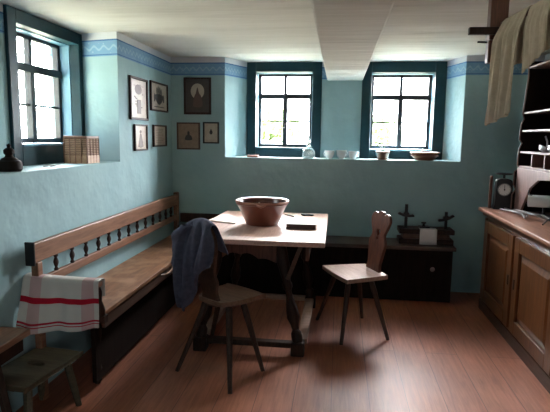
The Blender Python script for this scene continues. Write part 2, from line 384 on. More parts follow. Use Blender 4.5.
# outside: meadow and a few trees
g = B()
bmesh.ops.create_grid(g, x_segments=40, y_segments=40, size=40)
for v in g.verts: v.co.z = -.35 + .25 * noise.noise(v.co * .15)
mo = obj('meadow', g, grassM); mo.location = (0, 0, 0); tag(mo, kind='structure')
def tree(name, x, y, h, r, label):
    t = thing(name, label, 'tree', (x, y, -.3), 0, None)
    b = B(); tube(b, [(0, 0, -.2), (.05, 0, h*.3), (-.04, .05, h*.62), (0, 0, h*.85)], [.16, .12, .08, .03]); obj('trunk', b, barkM, t)
    rnd = random.Random(int(x*10)+int(y)); b = B()
    blobs = [(rnd.uniform(-r, r)*.55, rnd.uniform(-r, r)*.55, h*.62+rnd.uniform(-.35, .4)*h*.6, r*rnd.uniform(.4, .62)) for _ in range(9)]
    for _ in range(4200):
        cx, cy, cz, cr2 = rnd.choice(blobs)
        d = Vector((rnd.gauss(0, 1), rnd.gauss(0, 1), rnd.gauss(0, 1))).normalized() * cr2 * rnd.uniform(.55, 1.05)
        p = Vector((cx, cy, cz)) + d; s = rnd.uniform(.06, .13)
        a = Vector((rnd.gauss(0, 1), rnd.gauss(0, 1), rnd.gauss(0, 1))).normalized(); c = a.cross(Vector((rnd.gauss(0, 1), rnd.gauss(0, 1), rnd.gauss(0, 1)))).normalized()
        vs = [b.verts.new(p + q) for q in (-a*s, c*s*.5, a*s, -c*s*.5)]; b.faces.new(vs)
    me = bpy.data.meshes.new('crown'); b.to_mesh(me); b.free(); link('crown', me, t, leafM)
tree('garden_tree', -1.9, 13.5, 2.6, 1.1, 'small yellow-green tree low outside the left back window')
tree('garden_tree', -4.4, 16.0, 2.3, 1.0, 'low leafy tree farther left outside the left back window')
tree('garden_tree', 1.2, 17.5, 2.7, 1.0, 'faint leafy tree outside the right back window')

# ------------------------------------------------------------------ left bench
bt = thing('corner_bench', 'long wooden settle along the left wall with spindle backrest', 'bench', (XL, 2.4, 0))
def loc(bm_or_obj): bm_or_obj.location = -Vector((XL, 2.4, 0)); return bm_or_obj
b = B(); prism(b, [(XL+.012, 2.50), (-1.27, 2.50), (-1.27, 4.36), (-1.27, 4.5), (-1.27, 4.86), (XL+.012, 4.86)], .445, .475); loc(obj('seat', b, benchM, bt, smooth=0, bevel=.005))
b = B(); bx(b, -1.37, -1.345, 2.60, 4.5, .03, .443); loc(obj('front_board', b, dark_shadeM, bt, smooth=0, bevel=.003))
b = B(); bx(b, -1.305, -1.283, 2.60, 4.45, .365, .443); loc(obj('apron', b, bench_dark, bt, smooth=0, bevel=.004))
b = B(); bx(b, -1.595, -1.565, 2.40, 4.84, .775, .882); loc(obj('top_rail', b, railM, bt, smooth=0, bevel=.006))
b = B(); bx(b, -1.607, -1.553, 2.388, 2.40, .765, .892); loc(obj('end_cap', b, blackM, bt, smooth=0, bevel=.004))
b = B(); bx(b, -1.592, -1.568, 2.45, 4.80, .628, .682); loc(obj('lower_rail', b, railM, bt, smooth=0, bevel=.005))
for y0, y1, z0 in ((2.425, 2.47, 0), (4.76, 4.82, .476)):
    b = B(); bx(b, -1.60, -1.56, y0, y1, z0, .7749 if y0 < 3 else .90); loc(obj('back_post', b, railM, bt, smooth=0, bevel=.005))
for y in (2.631, 2.808, 2.977, 3.147, 3.304, 3.472, 3.641, 3.807, 3.982, 4.154, 4.326, 4.484, 4.624):
    b = B(); turned(b, (-1.58, y, .682), (-1.58, y, .775), [(0, .011), (.1, .013), (.2, .007), (.38, .013), (.5, .015), (.62, .013), (.8, .007), (.9, .013), (1, .011)], 10); loc(obj('spindle', b, darkwood, bt))
b = B(); bx(b, -1.60, -1.225, 2.425, 2.475, .655, .682); loc(obj('armrest', b, railM, bt, smooth=0, bevel=.006))
b = B(); turned(b, (-1.37, 2.66, 0), (-1.37, 2.66, .445), [(0, .016), (.04, .026), (.09, .022), (.13, .016), (.2, .028), (.3, .024), (.45, .018), (.58, .026), (.66, .030), (.74, .03), (.78, .02), (.86, .026), (1, .02)]); loc(obj('front_leg', b, darkwood, bt))
b = B(); turned(b, (-1.31, 4.42, 0), (-1.31, 4.42, .445), [(0, .03), (.1, .028), (.3, .02), (.7, .028), (1, .03)]); loc(obj('front_leg', b, darkwood, bt))
b = B(); turned(b, (-1.25, 2.50, .476), (-1.25, 2.455, .655), [(0, .018), (.2, .024), (.5, .014), (.8, .022), (1, .016)]); bx(b, -1.275, -1.225, 2.48, 2.52, .44, .48); loc(obj('arm_post', b, darkwood, bt))
b = B(); tube(b, [(-1.284, 3.50, .43), (-1.262, 3.53, .422), (-1.256, 3.60, .418), (-1.256, 3.66, .42), (-1.262, 3.73, .424), (-1.284, 3.76, .432)], .008); loc(obj('handle', b, railM, bt))

# ------------------------------------------------------------------ back bench (chest bench) and corner backrest
kb = thing('chest_bench', 'dark plank chest bench along the back wall under the windows', 'bench', (0, 4.5, 0))
def rel(o, p): o.location = -Vector(p); return o
K = (0, 4.5, 0)
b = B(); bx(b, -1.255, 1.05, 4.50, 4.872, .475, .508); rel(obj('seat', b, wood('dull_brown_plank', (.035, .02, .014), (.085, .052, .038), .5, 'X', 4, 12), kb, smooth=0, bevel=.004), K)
b = B(); bx(b, -1.24, 1.03, 4.535, 4.56, 0, .474); rel(obj('front_board', b, dark_shadeM, kb, smooth=0, bevel=.003), K)
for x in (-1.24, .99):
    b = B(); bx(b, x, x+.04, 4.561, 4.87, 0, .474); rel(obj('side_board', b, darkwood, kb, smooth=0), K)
b = B(); M = Matrix.Translation((.86, 4.533, .30)) @ Matrix.Rotation(PI/2, 4, 'X'); lathe(b, [(.0, -.002), (.018, -.002), (.022, .004), (.012, .010), (0.001, .011)], 16, M, caps=False); rel(obj('lock_plate', b, ironM, kb), K)
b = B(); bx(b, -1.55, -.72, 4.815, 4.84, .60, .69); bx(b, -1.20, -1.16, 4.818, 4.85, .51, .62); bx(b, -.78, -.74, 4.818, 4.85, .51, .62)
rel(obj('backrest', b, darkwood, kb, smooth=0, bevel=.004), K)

# ------------------------------------------------------------------ press on the bench
P = (.8, 4.68, .508)
pr = thing('screw_press', 'old dark wooden press with two wing screws on the back bench', 'press', P)
b = B(); bx(b, .565, 1.045, 4.60, 4.80, .508, .555); rel(obj('base_board', b, darkwood, pr, smooth=0, bevel=.006), P)
b = B(); bx(b, .60, 1.01, 4.612, 4.79, .556, .600); rel(obj('middle_board', b, bench_dark, pr, smooth=0, bevel=.006), P)
b = B(); bx(b, .565, 1.05, 4.60, 4.80, .601, .645); rel(obj('top_board', b, darkwood, pr, smooth=0, bevel=.006), P)
for x, zt, a in ((.63, .86, .15), (.985, .80, -.35)):
    b = B(); pts = []; 
    lathe(b, [(.013 if i % 2 else .0155, .645 + (zt-.645)*i/26) for i in range(27)], 12, Matrix.Translation((x, 4.69, 0))); sc = rel(obj('screw', b, blackM, pr), P)
    b = B(); R = Matrix.Translation((x, 4.69, .765 if a > 0 else .742)) @ Matrix.Rotation(a, 4, 'Y')
    out = smooth_loop([(-.075, -.006), (-.062, .012), (-.03, .004), (-.018, .022), (.018, .022), (.03, .004), (.062, .012), (.075, -.006), (.05, -.014), (.022, -.02), (-.022, -.02), (-.05, -.014)], 3)
    b.free(); w = board('wing_nut', out, [], .03, R @ Matrix.Rotation(PI/2, 4, 'X'), blackM, sc, .003)
b = B(); bx(b, .75, .84, 4.66, 4.74, .646, .662); lathe(b, [(.02, .662), (.012, .668), (.011, .684), (.024, .69), (.022, .70), (.004, .703)], 14, Matrix.Translation((.79, 4.69, 0))); rel(obj('centre_knob', b, blackM, pr), P)
b = B(); rows = []
for j, (y, z) in enumerate(((4.68, .6475), (4.62, .6475), (4.597, .645), (4.594, .60), (4.592, .55), (4.585, .512))):
    rows.append([b.verts.new((.745 + .15*i/6, y - .003*math.sin(i*1.3+j), z)) for i in range(7)])
for p, q in zip(rows, rows[1:]):
    for i in range(6): b.faces.new((p[i], p[i+1], q[i+1], q[i]))
n = obj('paper_note', b, paperM, None); m = n.modifiers.new('s', 'SOLIDIFY'); m.thickness = .0015; m.offset = 1; tag(n, 'white sheet of paper hanging over the front of the wooden press', 'paper')

# ------------------------------------------------------------------ table
T = (-.56, 3.85, 0)
tb = thing('dining_table', 'farmhouse table with pale scrubbed top, turned legs and floor stretchers', 'table', T)
b = B(); prism(b, [(-1.055, 3.20), (-.070, 3.20), (-.078, 4.49), (-1.0, 4.49)], .746, .780); rel(obj('tabletop', b, table_top, tb, smooth=0, bevel=.006), T)
def apron(name, p0, p1, z0, z1, scal, mat):
    L = (Vector(p1)-Vector(p0)).length; d = (Vector(p1)-Vector(p0)).normalized(); n = 28
    pts = [(0, z1), (0, z0)]
    for i in range(1, n): 
        s = i/n; pts.append((s*L, z0 + scal*(.5-.5*math.cos(2*PI*s)) + scal*.35*abs(math.sin(4*PI*s))))
    pts += [(L, z0), (L, z1)]
    M = Matrix(((d.x, 0, d.y, p0[0]), (d.y, 0, -d.x, p0[1]), (0, 1, 0, 0), (0, 0, 0, 1)))
    return rel(board(name, pts, [], .024, M, mat, tb, .002), T)
apron('apron', (-.90, 3.34), (-.40, 3.34), .60, .745, .05, redwood); apron('apron', (-.86, 4.20), (-.22, 4.20), .60, .745, .05, redwood)
apron('apron', (-.925, 3.345), (-.925, 4.19), .62, .745, .04, redwood); apron('apron', (-.19, 3.345), (-.19, 4.19), .62, .745, .04, redwood)
LP = [(0, .036), (.05, .038), (.09, .036), (.12, .022), (.17, .028), (.24, .044), (.32, .040), (.42, .026), (.50, .020), (.54, .033), (.57, .033), (.6, .026), (.68, .036), (.78, .042), (.86, .040), (1, .040)]
feet = {}
for tx, ty, fx, fy in ((-.385, 3.37, -.235, 3.235), (-.30, 4.14, -.205, 4.22), (-.80, 3.36, -.90, 3.22), (-.80, 4.14, -.88, 4.22)):
    b = B(); turned(b, (fx, fy, .09), (tx, ty, .745), LP, 16); rel(obj('leg', b, darkwood, tb), T)
    b = B(); bx(b, fx-.045, fx+.045, fy-.045, fy+.045, 0, .095); rel(obj('foot_block', b, darkwood, tb, smooth=0, bevel=.008), T)
for (x0, x1, y0, y1, mt) in ((-.855, -.26, 3.195, 3.255, midwood), (-.84, -.25, 4.20, 4.25, seatM), (-.245, -.175, 3.285, 4.175, seatM), (-.925, -.865, 3.265, 4.175, seatM)):
    b = B(); bx(b, x0, x1, y0, y1, .055, .092); rel(obj('stretcher', b, mt, tb, smooth=0, bevel=.006), T)
b = B(); M = frame_of((-.318, 3.30, .50), (-.228, 3.30, .742)); bx(b, -.012, .012, -.014, .014, 0, .255, M); rel(obj('brace', b, bench_dark, tb, smooth=0, bevel=.003), T)

# bowl, board, book and pens on the table
Z = .7805
bw = thing('clay_bowl', 'large red-brown glazed bowl with pale rim in the middle of the table', 'bowl', (-.575, 3.83, Z))
b = B(); lathe(b, [(.001, .0), (.120, .0), (.126, .006), (.150, .06), (.176, .12), (.196, .160), (.203, .163), (.203, .172)], 64, caps=False)
for v in b.verts: v.co.x *= 1 + .01*noise.noise(v.co*6)
obj('bowl_wall', b, bowlM, bw)
b = B(); lathe(b, [(.203, .172), (.208, .176), (.208, .184), (.202, .188), (.194, .186), (.188, .178)], 64, caps=False); obj('rim', b, rimM, bw)
b = B(); lathe(b, [(.188, .178), (.165, .12), (.140, .06), (.112, .018), (.001, .014)], 64, caps=False); obj('bowl_inside', b, bowl_in, bw)
b = B(); M = Matrix.Translation((0.02, -.196, .165)); tube(b, [M @ Vector((-.035, .004, .008)), M @ Vector((-.018, -.010, .002)), M @ Vector((0, -.014, -.004)), M @ Vector((.018, -.010, .002)), M @ Vector((.035, .004, .008))], [.006, .01, .012, .01, .006]); obj('lug', b, rimM, bw)
sp = thing('wooden_spoon', 'dark wooden spoon handle resting inside the big clay bowl', 'spoon', (-.575, 3.83, Z))
b = B(); tube(b, [(-.03, .0, .034), (-.035, .05, .09), (-.04, .10, .150)], .008); obj('handle', b, seatM, sp)
b = B(); lathe(b, [(.001, -.008), (.022, -.004), (.028, .004), (.024, .006), (.001, .0)], 16, Matrix.Translation((-.03, -.02, .030)), caps=False); obj('spoon_bowl', b, seatM, sp)
bd = B(); prism(bd, [(-1.015, 3.86), (-.775, 3.775), (-.80, 4.02), (-.93, 4.20), (-.965, 4.17)], Z, Z+.012); o = obj('cutting_board', bd, wood('pale_board', (.58, .46, .38), (.74, .64, .55), .5, 'Y', 5, 8), None, smooth=0, bevel=.003); tag(o, 'thin pale wooden board lying on the left side of the table', 'board')
bk = thing('book', 'closed book with white top and dark edge on the right of the table', 'book', (-.265, 3.78, Z), .02)
b = B(); bx(b, -.108, .108, -.12, .11, .004, .034); obj('pages', b, coverM, bk, smooth=0, bevel=.002)
b = B(); bx(b, -.112, .112, -.123, .113, .034, .039); obj('front_cover', b, paperM, bk, smooth=0, bevel=.001)
b = B(); bx(b, -.112, .112, -.123, .113, 0, .004); obj('back_cover', b, coverM, bk, smooth=0, bevel=.001)
b = B(); tube(b, [(-.45, 4.315, Z+.006), (-.40, 4.27, Z+.006), (-.365, 4.23, Z+.006)], [.002, .006, .006]); tag(obj('pen', b, blackM), 'small dark pen lying just behind the bowl on the table', 'pen')
b = B(); prism(b, smooth_loop([(-.31, 4.345), (-.27, 4.37), (-.235, 4.345), (-.20, 4.33), (-.215, 4.30), (-.25, 4.315), (-.285, 4.30)], 4), Z, Z+.015); tag(obj('spectacles_case', b, blackM, smooth=0, bevel=.004), 'small dark case on the table behind the white-topped book', 'case')

# ------------------------------------------------------------------ chairs
def chair(label, pos, rz, back_pts, holes, seat_poly, legs, mat_back, top_tilt, back_y):
    t = thing('board_chair', label, 'chair', (pos[0], pos[1], 0), rz)
    b = B(); prism(b, seat_poly, .432, .462); obj('seat', b, seatM if mat_back is redwood else seat_dark, t, smooth=0, bevel=.006)
    b = B()
    for s in (-1, 1): bx(b, s*.09-.022, s*.09+.022, -.12, .13, .412, .432)
    obj('seat_batten', b, midwood, t, smooth=0, bevel=.003)
    for (ax_, ay_, fx, fy) in legs:
        b = B(); turned(b, (fx, fy, .0), (ax_, ay_, .425), [(0, .013), (.5, .0175), (.85, .021), (1, .019)], 8); obj('leg', b, midwood, t)
    M = Matrix.Translation((0, back_y, .455)) @ Matrix.Rotation(PI/2 + top_tilt, 4, 'X')
    board('backrest', back_pts, holes, .024, M, mat_back, t, .004)
    return t
def rotl(p, q, a):    # world offset -> local
    c, s = math.cos(-a), math.sin(-a); return (p*c - q*s, p*s + q*c)
heart = smooth_loop([(0, .0), (.02, .022), (.024, .04), (.012, .05), (0, .042), (-.012, .05), (-.024, .04), (-.02, .022)], 3)
# left chair: faces the table
a1 = math.atan2(-.57, .82)
c1 = (-.66, 3.06)
def L1(x, y): return rotl(x-c1[0], y-c1[1], a1)
back1 = smooth_loop([(x*.92, y) for x, y in [(-.075, -.03), (-.07, .06), (-.10, .12), (-.075, .18), (-.10, .27), (-.125, .36), (-.115, .44), (-.07, .485), (0, .50), (.07, .485), (.115, .44), (.125, .36), (.10, .27), (.075, .18), (.09, .12), (.07, .06), (.075, -.03)]], 4)
lg1 = []
for fx, fy in ((-.958, 2.877), (-.86, 3.33), (-.572, 2.649), (-.43, 2.96)):
    x, y = L1(fx, fy); lg1.append((x*.42, y*.42 - .01, x, y))
sp1 = smooth_loop([(-.165, .14), (0, .15), (.165, .14), (.168, .12), (.155, -.05), (.12, -.15), (.09, -.175), (0, -.18), (-.09, -.175), (-.12, -.15), (-.155, -.05), (-.168, .12)], 3)
ch1 = chair('wooden board chair in front of the table with the blue-grey jacket on it', c1, a1, back1, [[(x, y+.30) for x, y in heart]], sp1, lg1, bench_dark, .16, -.160)
# right chair: faces left
a2 = math.atan2(-.42, -.90) - PI/2
c2 = (.137, 3.745)
def L2(x, y): return rotl(x-c2[0], y-c2[1], a2)
lg2 = []
for fx, fy in ((-.133, 3.909), (.057, 3.44), (.228, 4.014), (.396, 3.585)):
    x, y = L2(fx, fy); lg2.append((x*.48, y*.48, x, y))
back2 = smooth_loop([(x*1.18, y) for x, y in [(-.075, -.02), (-.075, .06), (-.09, .15), (-.10, .22), (-.075, .28), (-.10, .34), (-.115, .39), (-.10, .43), (-.07, .445), (-.045, .435), (-.02, .455), (.02, .455), (.045, .435), (.07, .445), (.10, .43), (.115, .39), (.10, .34), (.075, .28), (.10, .22), (.09, .15), (.075, .06), (.075, -.02)]], 4)
sp2 = smooth_loop([(-.205, .16), (0, .17), (.205, .16), (.21, .14), (.20, -.02), (.18, -.175), (.15, -.19), (0, -.195), (-.15, -.19), (-.18, -.175), (-.20, -.02), (-.21, .14)], 3)
chair('empty wooden board chair right of the table with carved reddish backrest', c2, a2, back2, [[(x, y+.27) for x, y in heart], circ(0, .25, .012, 10)], sp2, lg2, redwood, .14, -.165)

# ------------------------------------------------------------------ cloth helper
def cloth(name, fn, nu, nv, mat, thick=.004, sub=1, parent=None):
    b = B(); uvl = b.loops.layers.uv.new('UVMap')
    g_ = [[b.verts.new(fn(i/nu, j/nv)) for i in range(nu+1)] for j in range(nv+1)]
    for j in range(nv):
        for i in range(nu):
            f = b.faces.new((g_[j][i], g_[j][i+1], g_[j+1][i+1], g_[j+1][i])); f.smooth = True
            for l, (p, q) in zip(f.loops, ((i, j), (i+1, j), (i+1, j+1), (i, j+1))): l[uvl].uv = (p/nu, q/nv)
    me = bpy.data.meshes.new(name); b.to_mesh(me); b.free(); o = link(name, me, parent, mat)
    m = o.modifiers.new('s', 'SOLIDIFY'); m.thickness = thick; m.offset = 0
    if sub: m = o.modifiers.new('u', 'SUBSURF'); m.levels = sub; m.render_levels = sub
    return o
# jacket over the left chair back: local chair frame, +Y front, board centre at y≈-.185, tilted backwards
Mj = Matrix.Translation((c1[0], c1[1], 0)) @ Matrix.Rotation(a1, 4, 'Z')
jk = thing('jacket', 'blue-grey jacket hanging over the back of the front chair', 'jacket', (0, 0, 0))
def jbody(u, v):
    # v 0..1: front hem -> over the top -> long back
    x = (u-.5)
    Lf, Lb = .18, .47
    s = v*(Lf+Lb) - Lf
    topz, topy = .965 - .03*abs(x*2)**2, -.237
    w = .175 + .115*min(1, abs(s)/.16)**.7
    fold = .026*math.sin(u*16 + 2.2*s*3) + .012*math.sin(u*37 + 5*s)
    if s < 0:
        d = -s; y = topy + .030 + .10*min(1, d*3)*.4 + d*.12; z = topz - d; k = min(1, d/.08)
        y += fold*.3*k
    elif s < .03:
        y = topy + .03 - s*2; z = topz + .008
    else:
        d = s-.03; y = topy - .028 - .05*math.sin(min(1, d/.5)*PI*.7) - fold*min(1, d/.1) + d*.04; z = topz - d - .10*d*math.sin(u*5+.6)
    hem = .03*math.sin(u*7)+.07*(1-u) - .20*max(0, u-.55)/.45 if s > .25 else 0
    return Mj @ Vector((x*w + .010 - .05*max(0, s), y, z - hem*(s-.25)/.22 if s > .25 else z))
cloth('jacket_body', jbody, 30, 34, coatM, .008, 1, jk)
def jsleeve(u, v):
    a = u*2*PI; d = v*.46; r = .036 + .006*math.sin(v*20+a) - .008*v
    cx, cy, cz = -.130 - .035*math.sin(v*3), -.300 + .02*v, .93 - d
    if v < .12: cx += (.12-v)*.6
    return Mj @ Vector((cx + r*1.15*math.cos(a), cy + r*.7*math.sin(a) + .006*math.sin(v*31), cz))
cloth('sleeve', jsleeve, 18, 26, coatM, .004, 1, jk)

# striped towel over the bench armrest
def towel(u, v):
    x = -1.640 + .42*u; Lb, Lf = .10, .265; s = v*(Lb+Lf) - Lb
    za = .6905 + .012*(1-u)**3
    f = .006*math.sin(u*13+s*6) + .004*math.sin(u*29)
    if s < 0: y = 2.486; z = za + s; y += .004 + f*.3
    elif s < .08: y = 2.486 - s*.9; z = za + .005*math.sin(s/.08*PI)
    else:
        q = (s-.08)/.185; y = 2.414 - .012*q + f*min(1, q*2.5) - .085*q*(1-u)**2; z = za - (s-.08)*1.45 - (.012*math.sin(u*5.1) + .008*math.sin(u*11))*q
        x -= .0*q
    return Vector((x, y, z))
tag(cloth('towel', towel, 30, 30, towelM, .005), 'white kitchen towel with red stripes hanging over the bench armrest', 'towel')

# ------------------------------------------------------------------ stool and side table at lower left
st = thing('footstool', 'low worn stool with a hand slot in the seat, beside the bench end', 'stool', (-1.49, 2.235, 0), math.atan2(-.028, .265)-.02)
slot = smooth_loop([(-.05, 0), (-.03, .016), (.03, .016), (.05, 0), (.03, -.016), (-.03, -.016)], 4)
board('seat', smooth_loop([(-.125, -.20), (0, -.205), (.125, -.20), (.13, -.19), (.13, .19), (.125, .20), (0, .205), (-.125, .20), (-.13, .19), (-.13, -.19)], 3), [[(x, y+.02) for x, y in slot]], .026, Matrix.Translation((0, 0, .287)), stoolM, st, .004)
for s in (-1, 1):
    for q in (-1, 1):
        b = B(); turned(b, (s*.115, q*.19, 0), (s*.085, q*.14, .275), [(0, .016), (.5, .02), (1, .02)], 8); obj('leg', b, stoolM, st)
b = B(); bx(b, -.012, .012, -.15, .15, .235, .2735); obj('seat_batten', b, stoolM, st, smooth=0)
sd = thing('side_table', 'low plank side table against the left wall at the picture edge', 'table', (-1.56, 1.85, 0))
b = B(); bx(b, -.075, .080, -.42, .365, .468, .502); obj('tabletop', b, cabtopM, sd, smooth=0, bevel=.005)
b = B(); bx(b, -.06, .060, -.38, .33, .40, .467); obj('apron', b, darkwood, sd, smooth=0)
for q, y in ((1, .14), (1, -.32), (-1, .14), (-1, -.32)):
    b = B(); M = frame_of((q*.05, y, .41), (q*(.17 if q > 0 else .06), y-.05, 0)); bx(b, -.016, .016, -.016, .016, 0, math.sqrt(.41**2+((q*.17 if q > 0 else -.06)-q*.05)**2+.0025), M); obj('leg', b, midwood, sd, smooth=0, bevel=.003)

# ------------------------------------------------------------------ cabinet
Kc = (1.5, 3.6, 0)
cb = thing('base_cabinet', 'golden brown pine sideboard with panelled doors along the right wall', 'cabinet', Kc)
b = B(); bx(b, 1.262, XR-.006, 2.72, 4.43, .0, .85); rel(obj('body', b, cabM, cb, smooth=0, bevel=.004), Kc)
b = B(); bx(b, 1.20, XR-.004, 2.68, 4.475, .852, .884); rel(obj('worktop', b, cabtopM, cb, smooth=0, bevel=.008), Kc)
b = B(); bx(b, 1.235, 1.262, 2.70, 4.45, .818, .850); rel(obj('moulding', b, cabM, cb, smooth=0, bevel=.008), Kc)
b = B(); bx(b, 1.252, 1.262, 2.70, 4.445, 0, .085); rel(obj('plinth', b, bench_dark, cb, smooth=0), Kc)
for y0, y1 in ((3.68, 4.38), (2.92, 3.64)):
    b = B(); z0, z1 = .11, .785; t = .095
    bx(b, 1.238, 1.260, y0, y0+t, z0, z1); bx(b, 1.238, 1.260, y1-t, y1, z0, z1); bx(b, 1.238, 1.260, y0+t, y1-t, z0, z0+t); bx(b, 1.238, 1.260, y0+t, y1-t, z1-t, z1)
    d = rel(obj('door', b, cabM, cb, smooth=0, bevel=.004), Kc)
    b = B(); q = [(y0+t+.005, z0+t+.005, 1.258), (y0+t+.05, z0+t+.05, 1.243)]
    rg = [[b.verts.new((x, yy, zz)) for yy, zz in ((a, c), (y0+y1-a, c), (y0+y1-a, z0+z1-c), (a, z0+z1-c))] for a, c, x in q]
    for i in range(4): b.faces.new((rg[0][i], rg[0][(i+1) % 4], rg[1][(i+1) % 4], rg[1][i]))
    b.faces.new(rg[1]); obj('raised_panel', b, cabM, d, smooth=0)
    b = B(); bx(b, 1.2340, 1.238, y1-.052 if y0 < 3.5 else y0+.035, y1-.032 if y0 < 3.5 else y0+.055, .42, .49); obj('lock_plate', b, blackM, d, smooth=0)
for y in (4.395, 4.408, 4.421):
    b = B(); bx(b, 1.250, 1.262, y-.004, y+.004, .11, .80); rel(obj('flute', b, cabM, cb, smooth=0), Kc)

# ------------------------------------------------------------------ plate rack (hutch) on the cabinet
Hc = (1.6, 3.5, .884)
ht = thing('plate_rack', 'open wooden plate rack with scalloped side standing on the sideboard', 'shelf', Hc)
prof = [(XR-.012, .885), (1.40, .885), (1.40, 1.02), (1.425, 1.06), (1.405, 1.10), (1.405, 1.20), (1.44, 1.235), (1.425, 1.26), (1.425, 1.38), (1.445, 1.43), (1.425, 1.46), (1.428, 1.58), (1.45, 1.62), (1.435, 1.66), (1.445, 1.80), (1.455, 1.95), (1.45, 2.06), (XR-.012, 2.06)]
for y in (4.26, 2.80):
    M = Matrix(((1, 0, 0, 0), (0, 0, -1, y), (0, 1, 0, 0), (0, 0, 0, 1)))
    sp_ = rel(board('side_panel', prof, [], .024, M, dark_shadeM, ht, .002), Hc)  # panel coloured dark for the shade on its inner face
    b = B(); tube(b, [(x-.002, y, z) for x, z in prof[1:-1]], .0060, 8); obj('lit_edge', b, hutchM, sp_)  # paler strip: light along the panel's front edge, put into colour
b = B(); bx(b, XR-.03, XR-.013, 2.815, 4.245, .885, 2.06); rel(obj('back_panel', b, dark_shadeM, ht, smooth=0), Hc)
for z, x in ((1.245, 1.43), (1.36, 1.428), (1.525, 1.432), (1.665, 1.438), (2.012, 1.45)):
    b = B(); bx(b, x, XR-.031, 2.815, 4.245, z-.008, z+.008); rel(obj('shelf_board', b, hutchM, ht, smooth=0, bevel=.002), Hc)
for y in (4.02, 3.78, 3.54, 3.30, 3.06):
    b = B(); bx(b, 1.44, XR-.031, y-.007, y+.007, 1.2535, 1.3515); rel(obj('divider', b, hutchM, ht, smooth=0), Hc)
n = 24; pts = [(2.815, 1.236), (2.815, 1.15)] + [(2.815+1.43*i/n, 1.15 + .06*math.sin(PI*i/n)**.6) for i in range(1, n)] + [(4.245, 1.0), (4.245, 1.236)]
pts = [(2.815, 1.236), (2.815, .95), (2.95, .98), (3.1, 1.10), (3.25, 1.17), (3.5, 1.19), (3.8, 1.17), (3.95, 1.10), (4.05, .98), (4.12, .89), (4.245, .89), (4.245, 1.236)]
M = Matrix(((0, 0, 1, 1.425), (1, 0, 0, 0), (0, 1, 0, 0), (0, 0, 0, 1)))
rel(board('arched_front', pts, [], .018, M, hutchM, ht, .002), Hc)

# things in the rack
def lathe_thing(name, prof, loc_, mat, label, cat, n=24, group=None):
    b = B(); lathe(b, prof, n, caps=False); o = obj(name, b, mat); o.location = loc_; return tag(o, label, cat, group)
def ladle(y, label):
    t = thing('ladle', label, 'ladle', (1.50, y, 1.3685))
    b = B(); lathe(b, [(.001, 0), (.03, .006), (.042, .03), (.044, .035), (.040, .03), (.028, .01), (.001, .004)], 18, Matrix.Rotation(.5, 4, 'Y')); obj('ladle_bowl', b, steelM, t)
    b = B(); tube(b, [(.03, 0, .04), (.02, -.02, .08), (.0, -.035, .115)], .006); obj('handle', b, steelM, t)
ladle(3.99, 'bright metal ladle in the rack, the one nearest the scalloped side')
ladle(3.83, 'bright metal ladle in the rack at the right picture edge')
# paper roll / crank device
rl = thing('roll_holder', 'black iron holder with a bright cylindrical roll under the rack arch', 'roll holder', (1.46, 3.90, .884))
b = B(); tube(b, [(-.055, .02, .125), (.075, -.05, .13)], .045, 24); obj('roll', b, whiteM, rl)
b = B(); tube(b, [(.0755, -.051, .13), (.15, -.09, .134)], .062, 24); obj('drum', b, blackM, rl)
b = B(); bx(b, .035, .075, -.19, .05, 0, .03); bx(b, .045, .062, .0, .02, .03, .11); bx(b, .045, .062, -.17, -.15, .03, .14); obj('stand', b, blackM, rl, smooth=0, bevel=.003)
b = B(); tube(b, [(-.05, -.03, .175), (-.075, -.03, .175), (-.075, -.03, .21)], .006); obj('crank', b, blackM, rl)
tg = thing('iron_tongs', 'grey iron tongs lying on the sideboard worktop', 'tongs', (1.38, 4.0, .884))
b = B(); tube(b, [(-.06, .28, .012), (-.02, .15, .014), (.02, .0, .016), (.0, -.16, .02)], .007); obj('arm', b, ironM, tg)
b = B(); tube(b, [(-.01, .33, .012), (.0, .2, .014), (-.0, .0, .030), (-.05, -.25, .02)], .007); obj('arm', b, ironM, tg)
b = B(); M = Matrix.Translation((-.0, -.1, .036)) @ Matrix.Rotation(.25, 4, 'Z'); bx(b, -.018, .018, -.16, .13, 0, .012, M); obj('plate', b, ironM, tg, smooth=0, bevel=.003)
rk = thing('cast_iron_trivet', 'small grey folding stand with crossed legs at the front of the sideboard', 'trivet', (1.45, 3.62, .884))
for p, q in (((-.07, -.06, .006), (.06, .09, .06)), ((.06, -.05, .006), (-.07, .09, .05)), ((.05, .0, .006), (.10, .05, .075))):
    b = B(); tube(b, [p, q], .006); obj('bar', b, ironM, rk)
# kitchen scale
sc = thing('kitchen_scale', 'black kitchen scale with round white dial on the sideboard', 'scale', (1.362, 4.37, .8845), -.12)
b = B(); prism(b, smooth_loop([(-.07, 0), (.07, 0), (.068, .04), (.062, .20), (.05, .245), (0, .255), (-.05, .245), (-.062, .20), (-.068, .04)], 3), -.045, .045, Matrix(((1, 0, 0, 0), (0, 0, 1, 0), (0, 1, 0, 0), (0, 0, 0, 1)))); obj('body', b, blackM, sc, smooth=30)
Md = Matrix.Translation((0, -.046, .165)) @ Matrix.Rotation(PI/2, 4, 'X')
b = B(); lathe(b, [(.001, .004), (.046, .004), (.046  , -.002)], 32, Md, caps=False); dl = obj('dial', b, paperM, sc)
b = B(); lathe(b, [(.046, -.002), (.052, -.002), (.053, .006), (.047, .008), (.046, .004)], 32, Md, caps=False); obj('dial_ring', b, ironM, dl)
b = B(); bx(b, -.002, .002, -.01, .036, .005, .007, Md); bx(b, -.006, .006, -.004, .004, .005, .009, Md)
for i in range(12): bx(b, -.001, .001, .037, .043, .0045, .0055, Md @ Matrix.Rotation(i*PI/6, 4, 'Z'))
obj('pointer', b, blackM, dl, smooth=0)
b = B(); lathe(b, [(.010, .25), (.010, .285)], 12); lathe(b, [(.001, .283), (.06, .285), (.075, .296), (.072, .298), (.058, .290), (.001, .288)], 28, caps=False); obj('weighing_plate', b, blackM, sc)
